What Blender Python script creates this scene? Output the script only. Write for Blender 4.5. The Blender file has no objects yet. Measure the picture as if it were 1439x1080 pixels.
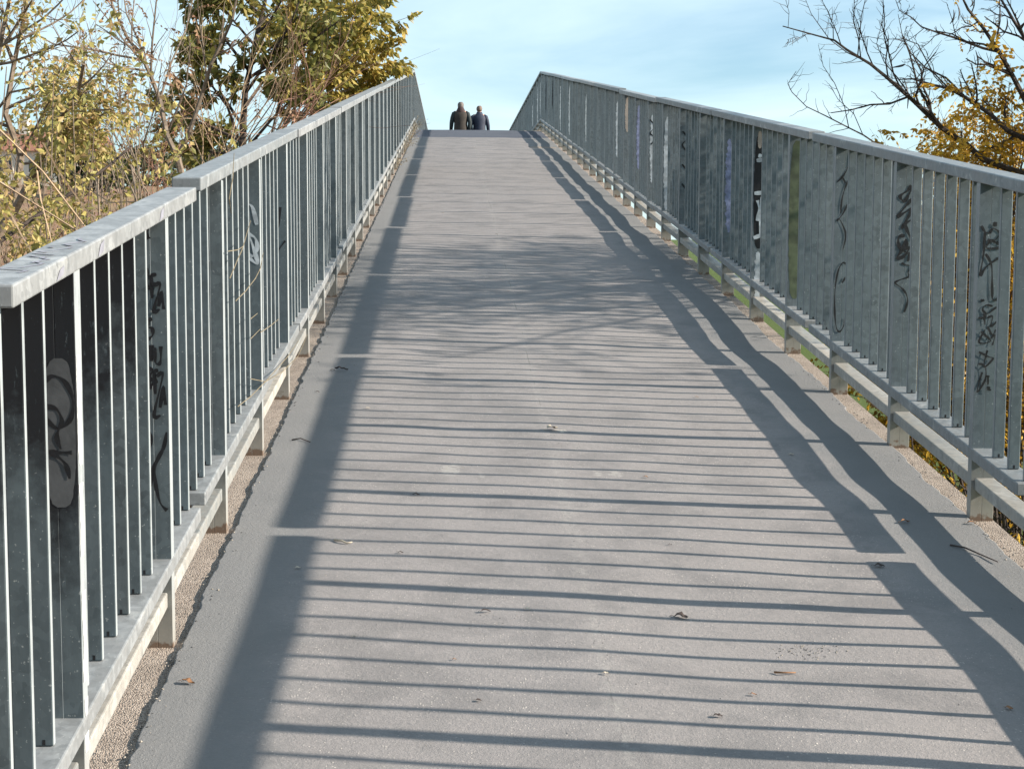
import bpy, bmesh, math, random
from mathutils import Vector, Matrix, noise
R = math.radians
C = bpy.context.scene.collection
sc = bpy.context.scene

# ------------------------------------------------------------------ camera, sky, sun, exposure
SLOPE, YC, H = 0.1191, 30.95, 1.17          # ramp grade, crest, handrail height
W = 1.247                                   # half width between the posts' inner faces
EYE = Vector((-0.51, 0, 1.55)); F_PX = 2158.0
PITCH, YAW, ROLL = -0.0949, 0.0392, 0.0032
fwd = Vector((math.sin(YAW)*math.cos(PITCH), math.cos(YAW)*math.cos(PITCH), math.sin(PITCH)))
r0 = fwd.cross(Vector((0, 0, 1))).normalized(); u0 = r0.cross(fwd)
rgt = math.cos(ROLL)*r0 + math.sin(ROLL)*u0; upv = rgt.cross(fwd)
cam = bpy.data.objects.new('camera', bpy.data.cameras.new('camera')); C.objects.link(cam)
cam.matrix_world = Matrix.Translation(EYE) @ Matrix((rgt, upv, -fwd)).transposed().to_4x4()
cam.data.sensor_width = 36; cam.data.lens = 36*F_PX/1439
cam.data.clip_start = 0.05; cam.data.clip_end = 6000
sc.camera = cam

SUN_EL, SUN_AZ = R(25.4), R(98.8)           # azimuth clockwise from +Y: right of the ramp, a little behind
world = bpy.data.worlds.new('World'); sc.world = world; world.use_nodes = True
wn = world.node_tree.nodes; wl = world.node_tree.links
for n in list(wn): wn.remove(n)
wo = wn.new('ShaderNodeOutputWorld'); bg = wn.new('ShaderNodeBackground'); bg.inputs[1].default_value = 0.065
sky = wn.new('ShaderNodeTexSky'); sky.sky_type = 'NISHITA'; sky.sun_disc = False
sky.sun_elevation = SUN_EL; sky.sun_rotation = SUN_AZ; sky.air_density = 1.0; sky.dust_density = 0.3; sky.ozone_density = 2.2
gz = wn.new('ShaderNodeSeparateXYZ'); gm = wn.new('ShaderNodeMapRange'); gm.inputs[1].default_value = 0.25; gm.inputs[2].default_value = 0.7; gm.inputs[3].default_value = 1; gm.inputs[4].default_value = 0.8; gk = wn.new('ShaderNodeMath'); gk.operation = 'MULTIPLY'
tc = wn.new('ShaderNodeTexCoord'); mp = wn.new('ShaderNodeMapping')
mp.inputs['Rotation'].default_value = (R(20), R(12), R(30)); mp.inputs['Scale'].default_value = (2.2, 5.0, 11.0)
nz = wn.new('ShaderNodeTexNoise'); nz.inputs['Scale'].default_value = 1.5; nz.inputs['Detail'].default_value = 7; nz.inputs['Roughness'].default_value = 0.55
nz.inputs['Distortion'].default_value = 0.6
cr = wn.new('ShaderNodeValToRGB'); cr.color_ramp.elements[0].position = 0.33; cr.color_ramp.elements[1].position = 0.66
cr.color_ramp.elements[0].color = (0.24, 0.24, 0.24, 1); cr.color_ramp.elements[1].color = (0.8, 0.8, 0.8, 1)
mx = wn.new('ShaderNodeMix'); mx.data_type = 'RGBA'; mx.inputs[7].default_value = (7.0, 8.7, 9.3, 1)
wl.new(tc.outputs['Generated'], mp.inputs[0]); wl.new(mp.outputs[0], nz.inputs['Vector']); wl.new(nz.outputs[0], cr.inputs[0])
wl.new(tc.outputs['Generated'], gz.inputs[0]); wl.new(gz.outputs[2], gm.inputs[0]); wl.new(gm.outputs[0], gk.inputs[0]); wl.new(cr.outputs[0], gk.inputs[1]); wl.new(gk.outputs[0], mx.inputs[0]); tn = wn.new('ShaderNodeMix'); tn.data_type = 'RGBA'; tn.blend_type = 'MULTIPLY'; tn.inputs[0].default_value = 1; tn.inputs[7].default_value = (0.78, 1.02, 1.15, 1); wl.new(sky.outputs[0], tn.inputs[6]); wl.new(tn.outputs[2], mx.inputs[6]); wl.new(mx.outputs[2], bg.inputs[0]); wl.new(bg.outputs[0], wo.inputs[0])
sun = bpy.data.lights.new('sun', 'SUN'); sun.energy = 5.0; sun.angle = R(0.53); sun.color = (1.0, 0.905, 0.785)
so = bpy.data.objects.new('sun', sun); C.objects.link(so)
sdir = Vector((math.sin(SUN_AZ)*math.cos(SUN_EL), math.cos(SUN_AZ)*math.cos(SUN_EL), math.sin(SUN_EL)))
so.rotation_euler = sdir.to_track_quat('Z', 'Y').to_euler(); so.location = sdir*50
sc.view_settings.view_transform = 'Standard'; sc.view_settings.look = 'None'; sc.view_settings.gamma = 1
sc.view_settings.exposure = 1.06

# ------------------------------------------------------------------ helpers
def tag(o, label=None, cat=None, group=None, kind=None):
    if label: o['label'] = label
    if cat: o['category'] = cat
    if group: o['group'] = group
    if kind: o['kind'] = kind
    return o
def empty(name, loc, label, cat, group=None):
    o = bpy.data.objects.new(name, None); C.objects.link(o); o.location = loc; o.empty_display_size = 0.1
    return tag(o, label, cat, group)
def link(name, me, parent=None, loc=(0, 0, 0), rot=(0, 0, 0)):
    o = bpy.data.objects.new(name, me); C.objects.link(o); o.location = loc; o.rotation_euler = rot
    if parent: o.parent = parent
    return o
class MB:
    def __init__(s): s.v = []; s.f = []; s.m = []
    def add(s, vs, fs, mi=0):
        n = len(s.v); s.v += [tuple(v) for v in vs]; s.f += [tuple(i+n for i in f) for f in fs]; s.m += [mi]*len(fs)
    def box(s, a, b, mi=0, shear=0.0):       # shear: rise in z per metre of y
        (x0, y0, z0), (x1, y1, z1) = a, b
        vs = [(x, y, z+shear*y) for z in (z0, z1) for y in (y0, y1) for x in (x0, x1)]
        s.add(vs, [(0, 2, 3, 1), (4, 5, 7, 6), (0, 1, 5, 4), (2, 6, 7, 3), (0, 4, 6, 2), (1, 3, 7, 5)], mi)
    def tube(s, pts, rad, n=6, mi=0, cap=True):
        pts = [Vector(p) for p in pts]; k = len(pts)
        if k < 2: return
        t = (pts[1]-pts[0]).normalized(); a = t.orthogonal().normalized(); rings = []
        for i in range(k):
            t2 = (pts[min(i+1, k-1)]-pts[max(i-1, 0)])
            if t2.length < 1e-9: t2 = t
            t2.normalize(); a = (a - t2*a.dot(t2)); a = a.normalized() if a.length > 1e-6 else t2.orthogonal().normalized()
            b = t2.cross(a); rings.append([pts[i]+(a*math.cos(2*math.pi*j/n)+b*math.sin(2*math.pi*j/n))*rad[i] for j in range(n)])
        vs = [v for r in rings for v in r]
        fs = [(i*n+j, i*n+(j+1) % n, (i+1)*n+(j+1) % n, (i+1)*n+j) for i in range(k-1) for j in range(n)]
        if cap: fs += [tuple(range(n-1, -1, -1)), tuple((k-1)*n+j for j in range(n))]
        s.add(vs, fs, mi)
    def loft(s, rings, mi=0):
        n = len(rings[0]); k = len(rings); vs = [v for r in rings for v in r]
        fs = [(i*n+j, i*n+(j+1) % n, (i+1)*n+(j+1) % n, (i+1)*n+j) for i in range(k-1) for j in range(n)]
        fs += [tuple(range(n-1, -1, -1)), tuple((k-1)*n+j for j in range(n))]
        s.add(vs, fs, mi)
    def mesh(s, name, mats, smooth=False, bevel=0.0, seg=2):
        me = bpy.data.meshes.new(name); me.from_pydata(s.v, [], s.f)
        for m in (mats if isinstance(mats, (list, tuple)) else [mats]): me.materials.append(m)
        if any(s.m): me.polygons.foreach_set('material_index', s.m)
        if bevel:
            bm = bmesh.new(); bm.from_mesh(me)
            bmesh.ops.bevel(bm, geom=bm.edges[:]+bm.verts[:], offset=bevel, segments=seg, affect='EDGES', profile=0.5, clamp_overlap=True)
            bm.to_mesh(me); bm.free()
        if smooth: me.polygons.foreach_set('use_smooth', [True]*len(me.polygons))
        me.update(); return me
def zr(y): return SLOPE*min(y, YC) if y > -4.4 else SLOPE*-4.4
def P(px, py, d):                            # world point seen at photo pixel (px, py) at forward distance y = d
    v = fwd + rgt*((px-719.5)/F_PX) + upv*((540-py)/F_PX)
    return EYE + v*(d/v.y)
def on_deck(px, py, lift=0.0):
    v = fwd + rgt*((px-719.5)/F_PX) + upv*((540-py)/F_PX)
    t = (SLOPE*EYE.y + lift - EYE.z)/(v.z-SLOPE*v.y); return EYE + v*t
def on_x(px, py, x):
    v = fwd + rgt*((px-719.5)/F_PX) + upv*((540-py)/F_PX); return EYE + v*((x-EYE.x)/v.x)

class NT:                                    # tiny node-tree writer
    def __init__(s, name):
        s.mat = bpy.data.materials.new(name); s.mat.use_nodes = True; s.t = s.mat.node_tree; s.n = s.t.nodes; s.n.clear()
        s.out = s.n.new('ShaderNodeOutputMaterial')
    def new(s, typ, **kw):
        n = s.n.new('ShaderNode'+typ)
        for k, v in kw.items():
            if isinstance(v, bpy.types.NodeSocket): s.t.links.new(v, n.inputs[k.replace('_', ' ')])
            elif k in n.inputs.keys() or k.replace('_', ' ') in n.inputs.keys(): n.inputs[k.replace('_', ' ')].default_value = v
            else: setattr(n, k, v)
        return n
    def ramp(s, fac, stops):
        n = s.n.new('ShaderNodeValToRGB'); s.t.links.new(fac, n.inputs[0]); e = n.color_ramp.elements
        while len(e) < len(stops): e.new(0.5)
        for i, (p, c) in enumerate(stops):
            e[i].position = p; e[i].color = (c, c, c, 1) if isinstance(c, (int, float)) else (*c, 1)
        return n.outputs[0]
    def mix(s, fac, a, b, mode='MIX'):
        n = s.n.new('ShaderNodeMix'); n.data_type = 'RGBA'; n.blend_type = mode
        for i, v in ((0, fac), (6, a), (7, b)):
            if isinstance(v, bpy.types.NodeSocket): s.t.links.new(v, n.inputs[i])
            else: n.inputs[i].default_value = v if i == 0 else (*v, 1)
        return n.outputs[2]
    def math(s, op, a, b=0.0, c=0.0):
        n = s.n.new('ShaderNodeMath'); n.operation = op
        for i, v in enumerate((a, b, c)):
            if isinstance(v, bpy.types.NodeSocket): s.t.links.new(v, n.inputs[i])
            else: n.inputs[i].default_value = v
        return n.outputs[0]
    def noise(s, vec, scale, detail=4, rough=0.55, dist=0.0):
        n = s.new('TexNoise', Scale=scale, Detail=detail, Roughness=rough, Distortion=dist); s.t.links.new(vec, n.inputs['Vector']); return n.outputs[0]
    def coord(s, kind='Object'): return s.n.new('ShaderNodeTexCoord').outputs[kind]
    def pos(s): return s.n.new('ShaderNodeNewGeometry').outputs['Position']
    def bsdf(s, color, rough=0.6, metal=0.0, bump=None, bstr=0.3, bdist=0.01, spec=0.5):
        n = s.new('BsdfPrincipled', Metallic=metal); n.inputs['Specular IOR Level'].default_value = spec
        for k, v in (('Base Color', color), ('Roughness', rough)):
            if isinstance(v, bpy.types.NodeSocket): s.t.links.new(v, n.inputs[k])
            else: n.inputs[k].default_value = (*v, 1) if k == 'Base Color' else v
        if bump is not None:
            b = s.new('Bump', Strength=bstr, Distance=bdist); s.t.links.new(bump, b.inputs['Height']); s.t.links.new(b.outputs[0], n.inputs['Normal'])
        s.t.links.new(n.outputs[0], s.out.inputs[0]); return s.mat

def plain(name, col, rough=0.7, var=0.25, scale=8, metal=0.0):
    t = NT(name); c = t.noise(t.pos(), scale, 5)
    col2 = tuple(x*(1-var) for x in col)
    return t.bsdf(t.mix(t.ramp(c, [(0.35, 0), (0.65, 1)]), col2, col), rough, metal, c, 0.15)

def galvanised(name, foot_bounce_rust=0.0, black=False, metal=0.25, base=(0.17, 0.202, 0.218), wear=0.27):
    t = NT(name); p = t.pos(); oi = t.n.new('ShaderNodeObjectInfo'); ob = t.coord()
    sx = t.n.new('ShaderNodeSeparateXYZ'); t.t.links.new(ob, sx.inputs[0])
    v1 = t.new('TexVoronoi', Scale=55.0); t.t.links.new(p, v1.inputs['Vector'])
    spang = t.n.new('ShaderNodeSeparateColor'); t.t.links.new(v1.outputs['Color'], spang.inputs[0])
    mp = t.new('Mapping'); mp.inputs['Scale'].default_value = (1, 1, 0.25); t.t.links.new(p, mp.inputs[0])
    streak = t.noise(mp.outputs[0], 24, 6, 0.65)
    big = t.noise(p, 3.5, 5, 0.6)
    d = tuple(x*0.55 for x in base)
    col = t.mix(t.ramp(streak, [(0.34, 0), (0.66, 1)]), d, base)
    col = t.mix(t.math('MULTIPLY', spang.outputs[0], 0.5), col, tuple(min(1, x*1.5) for x in base))
    col = t.mix(t.ramp(big, [(0.4, 0.0), (0.7, 0.45)]), col, tuple(x*0.62 for x in base))
    col = t.mix(t.math('MULTIPLY', oi.outputs['Random'], 0.6), col, (0.10, 0.135, 0.155))
    fleck = t.noise(p, 120, 3, 0.6)
    col = t.mix(t.ramp(fleck, [(0.66, 0), (0.72, 0.6)]), col, (0.50, 0.53, 0.52))
    if wear:  # sunlight on the narrow side faces put into a brighter base colour
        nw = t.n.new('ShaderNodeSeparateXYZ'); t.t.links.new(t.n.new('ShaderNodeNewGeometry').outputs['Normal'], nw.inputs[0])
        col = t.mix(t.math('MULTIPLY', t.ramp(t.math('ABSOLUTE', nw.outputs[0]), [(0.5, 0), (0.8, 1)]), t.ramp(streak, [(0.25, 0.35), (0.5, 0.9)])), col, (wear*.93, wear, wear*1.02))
    else:
        bl = t.noise(p, 11, 4, 0.6, 0.8)
        col = t.mix(t.ramp(bl, [(0.50, 0), (0.54, 0.45)]), col, tuple(x*0.62 for x in base))
        col = t.mix(t.ramp(bl, [(0.30, 0.5), (0.40, 0)]), col, (0.52, 0.52, 0.50))
    if black:
        n2 = t.noise(p, 7, 6, 0.7)
        m = t.math('ADD', t.math('MULTIPLY', sx.outputs[2], 2.6), t.math('MULTIPLY', n2, 1.6))
        m = t.ramp(t.math('SUBTRACT', m, 2.0), [(0.0, 0), (0.55, 1)])
        scr = t.ramp(t.noise(mp.outputs[0], 90, 5, 0.75), [(0.60, 1), (0.68, 0.35)])
        nv = t.n.new('ShaderNodeSeparateXYZ'); t.t.links.new(t.n.new('ShaderNodeNewGeometry').outputs['Normal'], nv.inputs[0])
        face = t.ramp(t.math('ABSOLUTE', nv.outputs[1]), [(0.4, 0), (0.6, 1)])
        col = t.mix(t.math('MULTIPLY', t.math('MULTIPLY', m, scr), face), col, (0.018, 0.020, 0.024))
    low = t.math('ADD', t.math('ADD', sx.outputs[2], 0.05), t.math('MULTIPLY', t.noise(p, 40, 4), -0.10))
    if foot_bounce_rust:  # cream foot: warm bounce light off the gravel put into colour; rust below
        col = t.mix(t.ramp(low, [(0.03, 0.75), (0.24, 0.0)]), col, (0.37, 0.345, 0.30))
        col = t.mix(t.ramp(low, [(0.0, 0.8), (0.012, 0.0)]), col, (0.15, 0.085, 0.05))
    return t.bsdf(col, 0.46, metal, streak, 0.12, 0.004, 0.4)

M_bal = galvanised('galvanised_bar'); M_ball = galvanised('shaded_galvanised_bar', base=(0.125, 0.155, 0.168), wear=0.46); M_balk = galvanised('black_sprayed_bar', black=True, base=(0.12, 0.145, 0.155), wear=0.46)  # darker left copies: dim reflections on that side put into the base colour
M_post = galvanised('galvanised_post', foot_bounce_rust=1.0); M_postl = galvanised('shaded_galvanised_post', foot_bounce_rust=1.0, base=(0.13, 0.157, 0.168), wear=0.46); M_postk = galvanised('black_sprayed_post', foot_bounce_rust=1.0, black=True, base=(0.12, 0.145, 0.155), wear=0.46)  # left posts likewise carry the dimmer reflections in their base colour
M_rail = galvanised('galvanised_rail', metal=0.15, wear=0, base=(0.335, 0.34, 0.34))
M_low = galvanised('warm_bounce_low_rail', metal=0.1, wear=0, base=(0.50, 0.47, 0.42))  # cream base holds the warm light reflected up from the gravel
M_ink = plain('black_marker', (0.010, 0.011, 0.014), 0.45, 0.3, 60)
M_grey = plain('grey_spray', (0.085, 0.088, 0.092), 0.7, 0.35, 18)
M_fade = plain('faded_marker', (0.26, 0.26, 0.30), 0.6, 0.2, 30)
M_white = plain('white_spray', (0.52, 0.58, 0.62), 0.6, 0.45, 25)
M_violet = plain('violet_spray', (0.28, 0.32, 0.50), 0.6, 0.5, 25)
M_green = plain('moss_green_spray', (0.10, 0.13, 0.07), 0.6, 0.6, 14)
M_tan = plain('beige_spray', (0.42, 0.36, 0.31), 0.7, 0.2, 20)

# asphalt: grey with stones, mottling, centre seam and scuffs
def asphalt_mat():
    t = NT('asphalt'); p = t.pos(); sx = t.n.new('ShaderNodeSeparateXYZ'); t.t.links.new(p, sx.inputs[0]); X, Y = sx.outputs[0], sx.outputs[1]
    fine = t.noise(p, 260, 4, 0.7); mid = t.noise(p, 22, 6, 0.65); big = t.noise(p, 1.6, 5, 0.6)
    vo = t.new('TexVoronoi', Scale=150.0); t.t.links.new(p, vo.inputs['Vector'])
    col = t.mix(t.ramp(big, [(0.35, 0), (0.68, 1)]), (0.232, 0.215, 0.210), (0.272, 0.252, 0.245))
    col = t.mix(t.ramp(mid, [(0.35, 0.5), (0.6, 0)]), col, (0.185, 0.178, 0.172))
    col = t.mix(t.ramp(t.math('ADD', X, 0.62), [(0.42, 0.0), (0.56, 0.55)]), t.mix(0.5, col, (0.272, 0.251, 0.245)), t.mix(0.6, col, (0.288, 0.262, 0.250)))
    blot = t.noise(p, 3.2, 6, 0.68, 0.4)
    col = t.mix(t.ramp(blot, [(0.38, 0.6), (0.53, 0.0)]), col, (0.165, 0.157, 0.155))
    grain = t.noise(p, 85, 3, 0.7)
    col = t.mix(t.ramp(grain, [(0.30, 0.3), (0.50, 0.0)]), col, (0.16, 0.157, 0.153))
    col = t.mix(t.ramp(grain, [(0.58, 0.0), (0.76, 0.3)]), col, (0.38, 0.37, 0.35))
    col = t.mix(t.ramp(fine, [(0.36, 0.35), (0.54, 0.0)]), col, (0.14, 0.14, 0.14))
    vs = t.n.new('ShaderNodeSeparateColor'); t.t.links.new(vo.outputs['Color'], vs.inputs[0])
    patchy = t.ramp(t.noise(p, 4.5, 5, 0.65), [(0.42, 0.15), (0.62, 1.0)])
    stone = t.math('MULTIPLY', t.ramp(vs.outputs[0], [(0.90, 0), (0.93, 1)]), t.math('MULTIPLY', t.ramp(vo.outputs['Distance'], [(0.25, 1), (0.45, 0)]), patchy))
    col = t.mix(t.math('MULTIPLY', stone, 0.8), col, (0.50, 0.46, 0.41))
    # tar-smooth bluish margins along both edges
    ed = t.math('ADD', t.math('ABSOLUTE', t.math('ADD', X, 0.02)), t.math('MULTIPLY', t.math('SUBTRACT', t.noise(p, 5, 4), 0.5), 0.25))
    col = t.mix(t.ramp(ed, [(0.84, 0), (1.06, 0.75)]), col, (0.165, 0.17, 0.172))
    # centre seam: ragged thin crack in a paler line
    wob = t.math('MULTIPLY', t.math('SUBTRACT', t.noise(p, 2.2, 5, 0.7), 0.5), 0.05)
    sd = t.math('ABSOLUTE', t.math('ADD', t.math('ADD', X, 0.12), wob))
    spk = t.ramp(t.noise(p, 45, 4, 0.7), [(0.45, 0), (0.65, 1)])
    col = t.mix(t.math('MULTIPLY', t.ramp(sd, [(0.0, 0.45), (0.035, 0)]), spk), col, (0.35, 0.335, 0.31))
    gate = t.ramp(t.noise(p, 2.3, 3), [(0.52, 0), (0.58, 1)])
    crack = t.math('MULTIPLY', t.ramp(sd, [(0.001, 0.5), (0.003, 0)]), gate)
    col = t.mix(crack, col, (0.05, 0.05, 0.05))
    # pale scuffs and one broken-up patch
    for (cx, cy, rx, ry, c, k) in ((-.52, 5.72, .055, .10, (.36, .345, .32), .6), (-.40, 5.62, .02, .05, (.36, .345, .32), .5), (.03, 5.66, .022, .06, (.37, .35, .32), .6),
                                   (.10, 5.66, .03, .06, (.37, .35, .32), .6), (-.06, 6.30, .035, .04, (.55, .5, .42), .8)):
        dx = t.math('MULTIPLY', t.math('SUBTRACT', X, cx), 1/rx); dy = t.math('MULTIPLY', t.math('SUBTRACT', Y, cy), 1/ry)
        rr = t.math('SQRT', t.math('ADD', t.math('MULTIPLY', dx, dx), t.math('MULTIPLY', dy, dy)))
        rr = t.math('ADD', rr, t.math('MULTIPLY', t.math('SUBTRACT', t.noise(p, 38, 5, 0.7), 0.5), 3.2))
        col = t.mix(t.math('MULTIPLY', t.ramp(rr, [(0.35, 1), (0.75, 0)]), k), col, c)
    # darker strip of newer surfacing just before the crest
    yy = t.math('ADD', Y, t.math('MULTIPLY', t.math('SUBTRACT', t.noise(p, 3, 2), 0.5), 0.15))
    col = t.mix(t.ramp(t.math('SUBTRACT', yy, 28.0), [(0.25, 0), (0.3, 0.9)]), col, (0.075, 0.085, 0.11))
    bump = t.math('ADD', t.math('MULTIPLY', fine, 0.5), t.math('ADD', t.math('MULTIPLY', stone, 0.35), t.math('ADD', t.math('MULTIPLY', mid, 0.6), t.math('MULTIPLY', grain, 0.8))))
    return t.bsdf(col, 0.85, 0, bump, 0.5, 0.006, 0.3)
M_asph = asphalt_mat()

def gravel_mat(name, a, b, c, sc_=90):
    t = NT(name); p = t.pos()
    vo = t.new('TexVoronoi', Scale=float(sc_)); t.t.links.new(p, vo.inputs['Vector'])
    vs = t.n.new('ShaderNodeSeparateColor'); t.t.links.new(vo.outputs['Color'], vs.inputs[0])
    col = t.mix(t.ramp(vs.outputs[0], [(0.2, 0), (0.8, 1)]), a, b)
    col = t.mix(t.ramp(vs.outputs[1], [(0.84, 0), (0.88, 0.9)]), col, c)
    big = t.noise(p, 6, 5, 0.65)
    col = t.mix(t.ramp(big, [(0.45, 0), (0.68, 0.5)]), col, tuple(x*0.5 for x in a))
    col = t.mix(t.ramp(vo.outputs['Distance'], [(0.45, 0), (0.75, 0.6)]), col, tuple(x*0.35 for x in a))
    return t.bsdf(col, 0.85, 0, t.math('SUBTRACT', 1.0, vo.outputs['Distance']), 0.7, 0.006, 0.3)
M_conc = gravel_mat('exposed_aggregate', (0.34, 0.28, 0.23), (0.47, 0.395, 0.33), (0.15, 0.115, 0.095), 240)

def ground_mat():
    t = NT('ground'); p = t.pos()
    a = t.noise(p, 0.35, 6, 0.6); b = t.noise(p, 7, 6, 0.7); c = t.noise(p, 60, 3, 0.7)
    sx = t.n.new('ShaderNodeSeparateXYZ'); t.t.links.new(p, sx.inputs[0])
    col = t.mix(t.ramp(b, [(0.35, 0), (0.65, 1)]), (0.20, 0.115, 0.075), (0.32, 0.20, 0.14))
    col = t.mix(t.ramp(a, [(0.45, 0), (0.58, 0.8)]), col, (0.24, 0.18, 0.09))
    side = t.math('ADD', t.math('MULTIPLY', sx.outputs[0], 0.5), t.math('MULTIPLY', b, 0.5))
    green = t.mix(t.ramp(c, [(0.35, 0), (0.65, 1)]), (0.035, 0.07, 0.012), (0.085, 0.14, 0.025))
    col = t.mix(t.ramp(side, [(0.35, 0), (0.6, 0.9)]), col, green)
    return t.bsdf(col, 0.95, 0, t.math('ADD', b, c), 0.6, 0.05, 0.2)
M_ground = ground_mat()

# ------------------------------------------------------------------ setting: ground, bridge, path
def smooth(a, b, x):
    t = max(0, min(1, (x-a)/(b-a))); return t*t*(3-2*t)
def zg(x, y):
    h = -0.62 + 2.6*smooth(13, 36, y)*smooth(-3.4, -8.5, x) + 2.2*smooth(36, 85, y)*smooth(-5, -14, x)
    h += 7.5*smooth(-9, -24, y)*smooth(70, 45, abs(x))  # unseen bank added behind the camera to darken reflections in the metal
    if abs(x) < 30 and y < 120: h += 0.18*noise.noise((x*0.35, y*0.35, 3.1))*smooth(1.6, 3.0, abs(x))
    return h
def grid_axis(lim, near, dn):
    a = [i*dn for i in range(int(near/dn)+1)]; s = dn
    while a[-1] < lim: s *= 1.25; a.append(a[-1]+s)
    return a
gx = grid_axis(2500, 24, 0.8); gx = [-v for v in gx[:0:-1]]+gx
gy = grid_axis(3000, 100, 1.2); gy = [-v for v in gy[30:0:-1]]+gy; gy = [-900, -300, -80]+gy
mb = MB(); nx = len(gx); mb.add([(x, y, zg(x, y)) for y in gy for x in gx], [(j*nx+i, j*nx+i+1, (j+1)*nx+i+1, (j+1)*nx+i) for j in range(len(gy)-1) for i in range(nx-1)])
tag(link('ground', mb.mesh('ground', M_ground, True)), kind='structure')

bridge = empty('footbridge', (0, 0, 0), 'pale concrete footbridge slab with pink gravel margins carrying the asphalt path', 'footbridge')
mb = MB()
ys = [-4.6, YC, 75]
mb.add([(x, y, (zr(y) if y > -4.5 else zr(-4.4)-0.03)-dz-0.003) for y in ys for x, dz in ((-1.36, 0), (1.332, 0), (1.332, .34), (-1.36, .34))],
       [(0, 1, 5, 4), (1, 2, 6, 5), (2, 3, 7, 6), (3, 0, 4, 7), (4, 5, 9, 8), (5, 6, 10, 9), (6, 7, 11, 10), (7, 4, 8, 11), (3, 2, 1, 0), (8, 9, 10, 11)])
link('slab', mb.mesh('slab', M_conc), bridge)
M_pier = plain('pier_concrete', (0.34, 0.33, 0.31), 0.85, 0.3, 4)
for y in (12.0, 21.0, 30.95, 46.0, 62.0):
    mb = MB(); mb.box((-0.9, y-0.22, -1.2), (0.9, y+0.22, zr(y)-0.38)); link('pier', mb.mesh('pier', M_pier, bevel=0.03), bridge)

def und(x, y):
    n = noise.noise((x*1.4, y*1.5, 0.3))*0.0070 + noise.noise((x*3.1, y*3.3, 5.0))*0.0034
    n += smooth(0.35, 1.0, x)*noise.noise((x*1.2, y*1.15, 9.0))*0.012
    return n*(0.25+0.75*smooth(-1.25, -0.95, x)) + 0.004
mb = MB(); cols = [0, .003, .0045]+[i/56 for i in range(1, 56)]+[.9955, .997, 1]; rows = []
y = -4.5
while y < 36: rows.append(y); y += 0.028 if 2.0 < y < 9 else 0.045 if y < 18 else 0.10
rows += [40, 50, 60, 74.5]
for y in rows:
    xl = -1.230 + 0.010*noise.noise((0, y*2.1, 1)) + 0.014*noise.noise((0, y*9, 2)) + 0.009*noise.noise((0, y*27, 6)); xr = 1.255 + 0.016*noise.noise((4, y*1.6, 1)) + 0.014*noise.noise((4, y*8, 2)) + 0.009*noise.noise((4, y*27, 6))
    for c in cols:
        x = xl+(xr-xl)*c; mb.v.append((x, y, zr(y)+und(x, y)-0.02*(c < 1e-6 or c > 1-1e-6)))
n = len(cols); mb.f = [(j*n+i, j*n+i+1, (j+1)*n+i+1, (j+1)*n+i) for j in range(len(rows)-1) for i in range(n-1)]; mb.m = [0]*len(mb.f)
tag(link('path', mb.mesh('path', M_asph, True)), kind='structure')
mb = MB(); mb.box((-1.23, -9, zr(-5)-0.3), (1.17, -4.5, zr(-5)+0.003)); tag(link('path', mb.mesh('lower_path', M_asph)), kind='structure')

# ------------------------------------------------------------------ railing panels
SPAN = {1: 2.926, -1: 2.937}                # panel length, right and left
def rail_meshes(s):                          # s = +1 right, -1 left; local x grows outward from the posts' inner face
    d = {}
    def bx(name, x0, x1, y0, y1, z0, z1, mat, shear=0, bev=0.003):
        mb = MB(); mb.box((min(s*x0, s*x1), y0, z0), (max(s*x0, s*x1), y1, z1), 0, shear); return mb.mesh(name, mat, bevel=bev)
    def bar(name, mat):
        mb = MB(); a, b = sorted((s*.027, s*.065)); mb.box((a, -.0075, 0), (b, .0075, .895)); me0 = mb.mesh(name, mat, bevel=.003)
        mb = MB(); mb.v = [tuple(v.co) for v in me0.vertices]; mb.f = [tuple(p.vertices) for p in me0.polygons]; mb.m = [0]*len(mb.f)
        c = (a+b)/2; mb.add([(c-.003, -.0078, .002), (c+.003, -.0078, .002), (c+.003, -.0078, .013), (c-.003, -.0078, .013)], [(0, 1, 2, 3)], 1); return mb.mesh(name, [mat, M_ink])
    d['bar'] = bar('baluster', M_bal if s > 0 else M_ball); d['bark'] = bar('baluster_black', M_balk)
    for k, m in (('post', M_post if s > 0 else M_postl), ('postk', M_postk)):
        mb = MB()
        for a, b in ((0, .03995), (.04, .08)): mb.box((min(s*a, s*b), -.018, -.02), (max(s*a, s*b), .018, 1.131))
        d[k] = mb.mesh('post', m, bevel=0.0012, seg=1)
    return d
RM = {1: rail_meshes(1), -1: rail_meshes(-1)}
rail_cache = {}
def rail(s, kind, L, shear):
    key = (s, kind, round(L, 3), shear)
    if key not in rail_cache:
        x0, x1, z0, z1, m = {'top': (-.004, .082, H-.04, H, M_rail), 'bottom': (-.002, .080, .200, .240, M_rail), 'low': (.012, .078, .100, .142, M_low)}[kind]
        mb = MB(); mb.box((min(s*x0, s*x1), 0, z0), (max(s*x0, s*x1), L, z1), 0, shear); rail_cache[key] = mb.mesh(kind+'_rail', m, bevel=0.004)
    return rail_cache[key]
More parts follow.
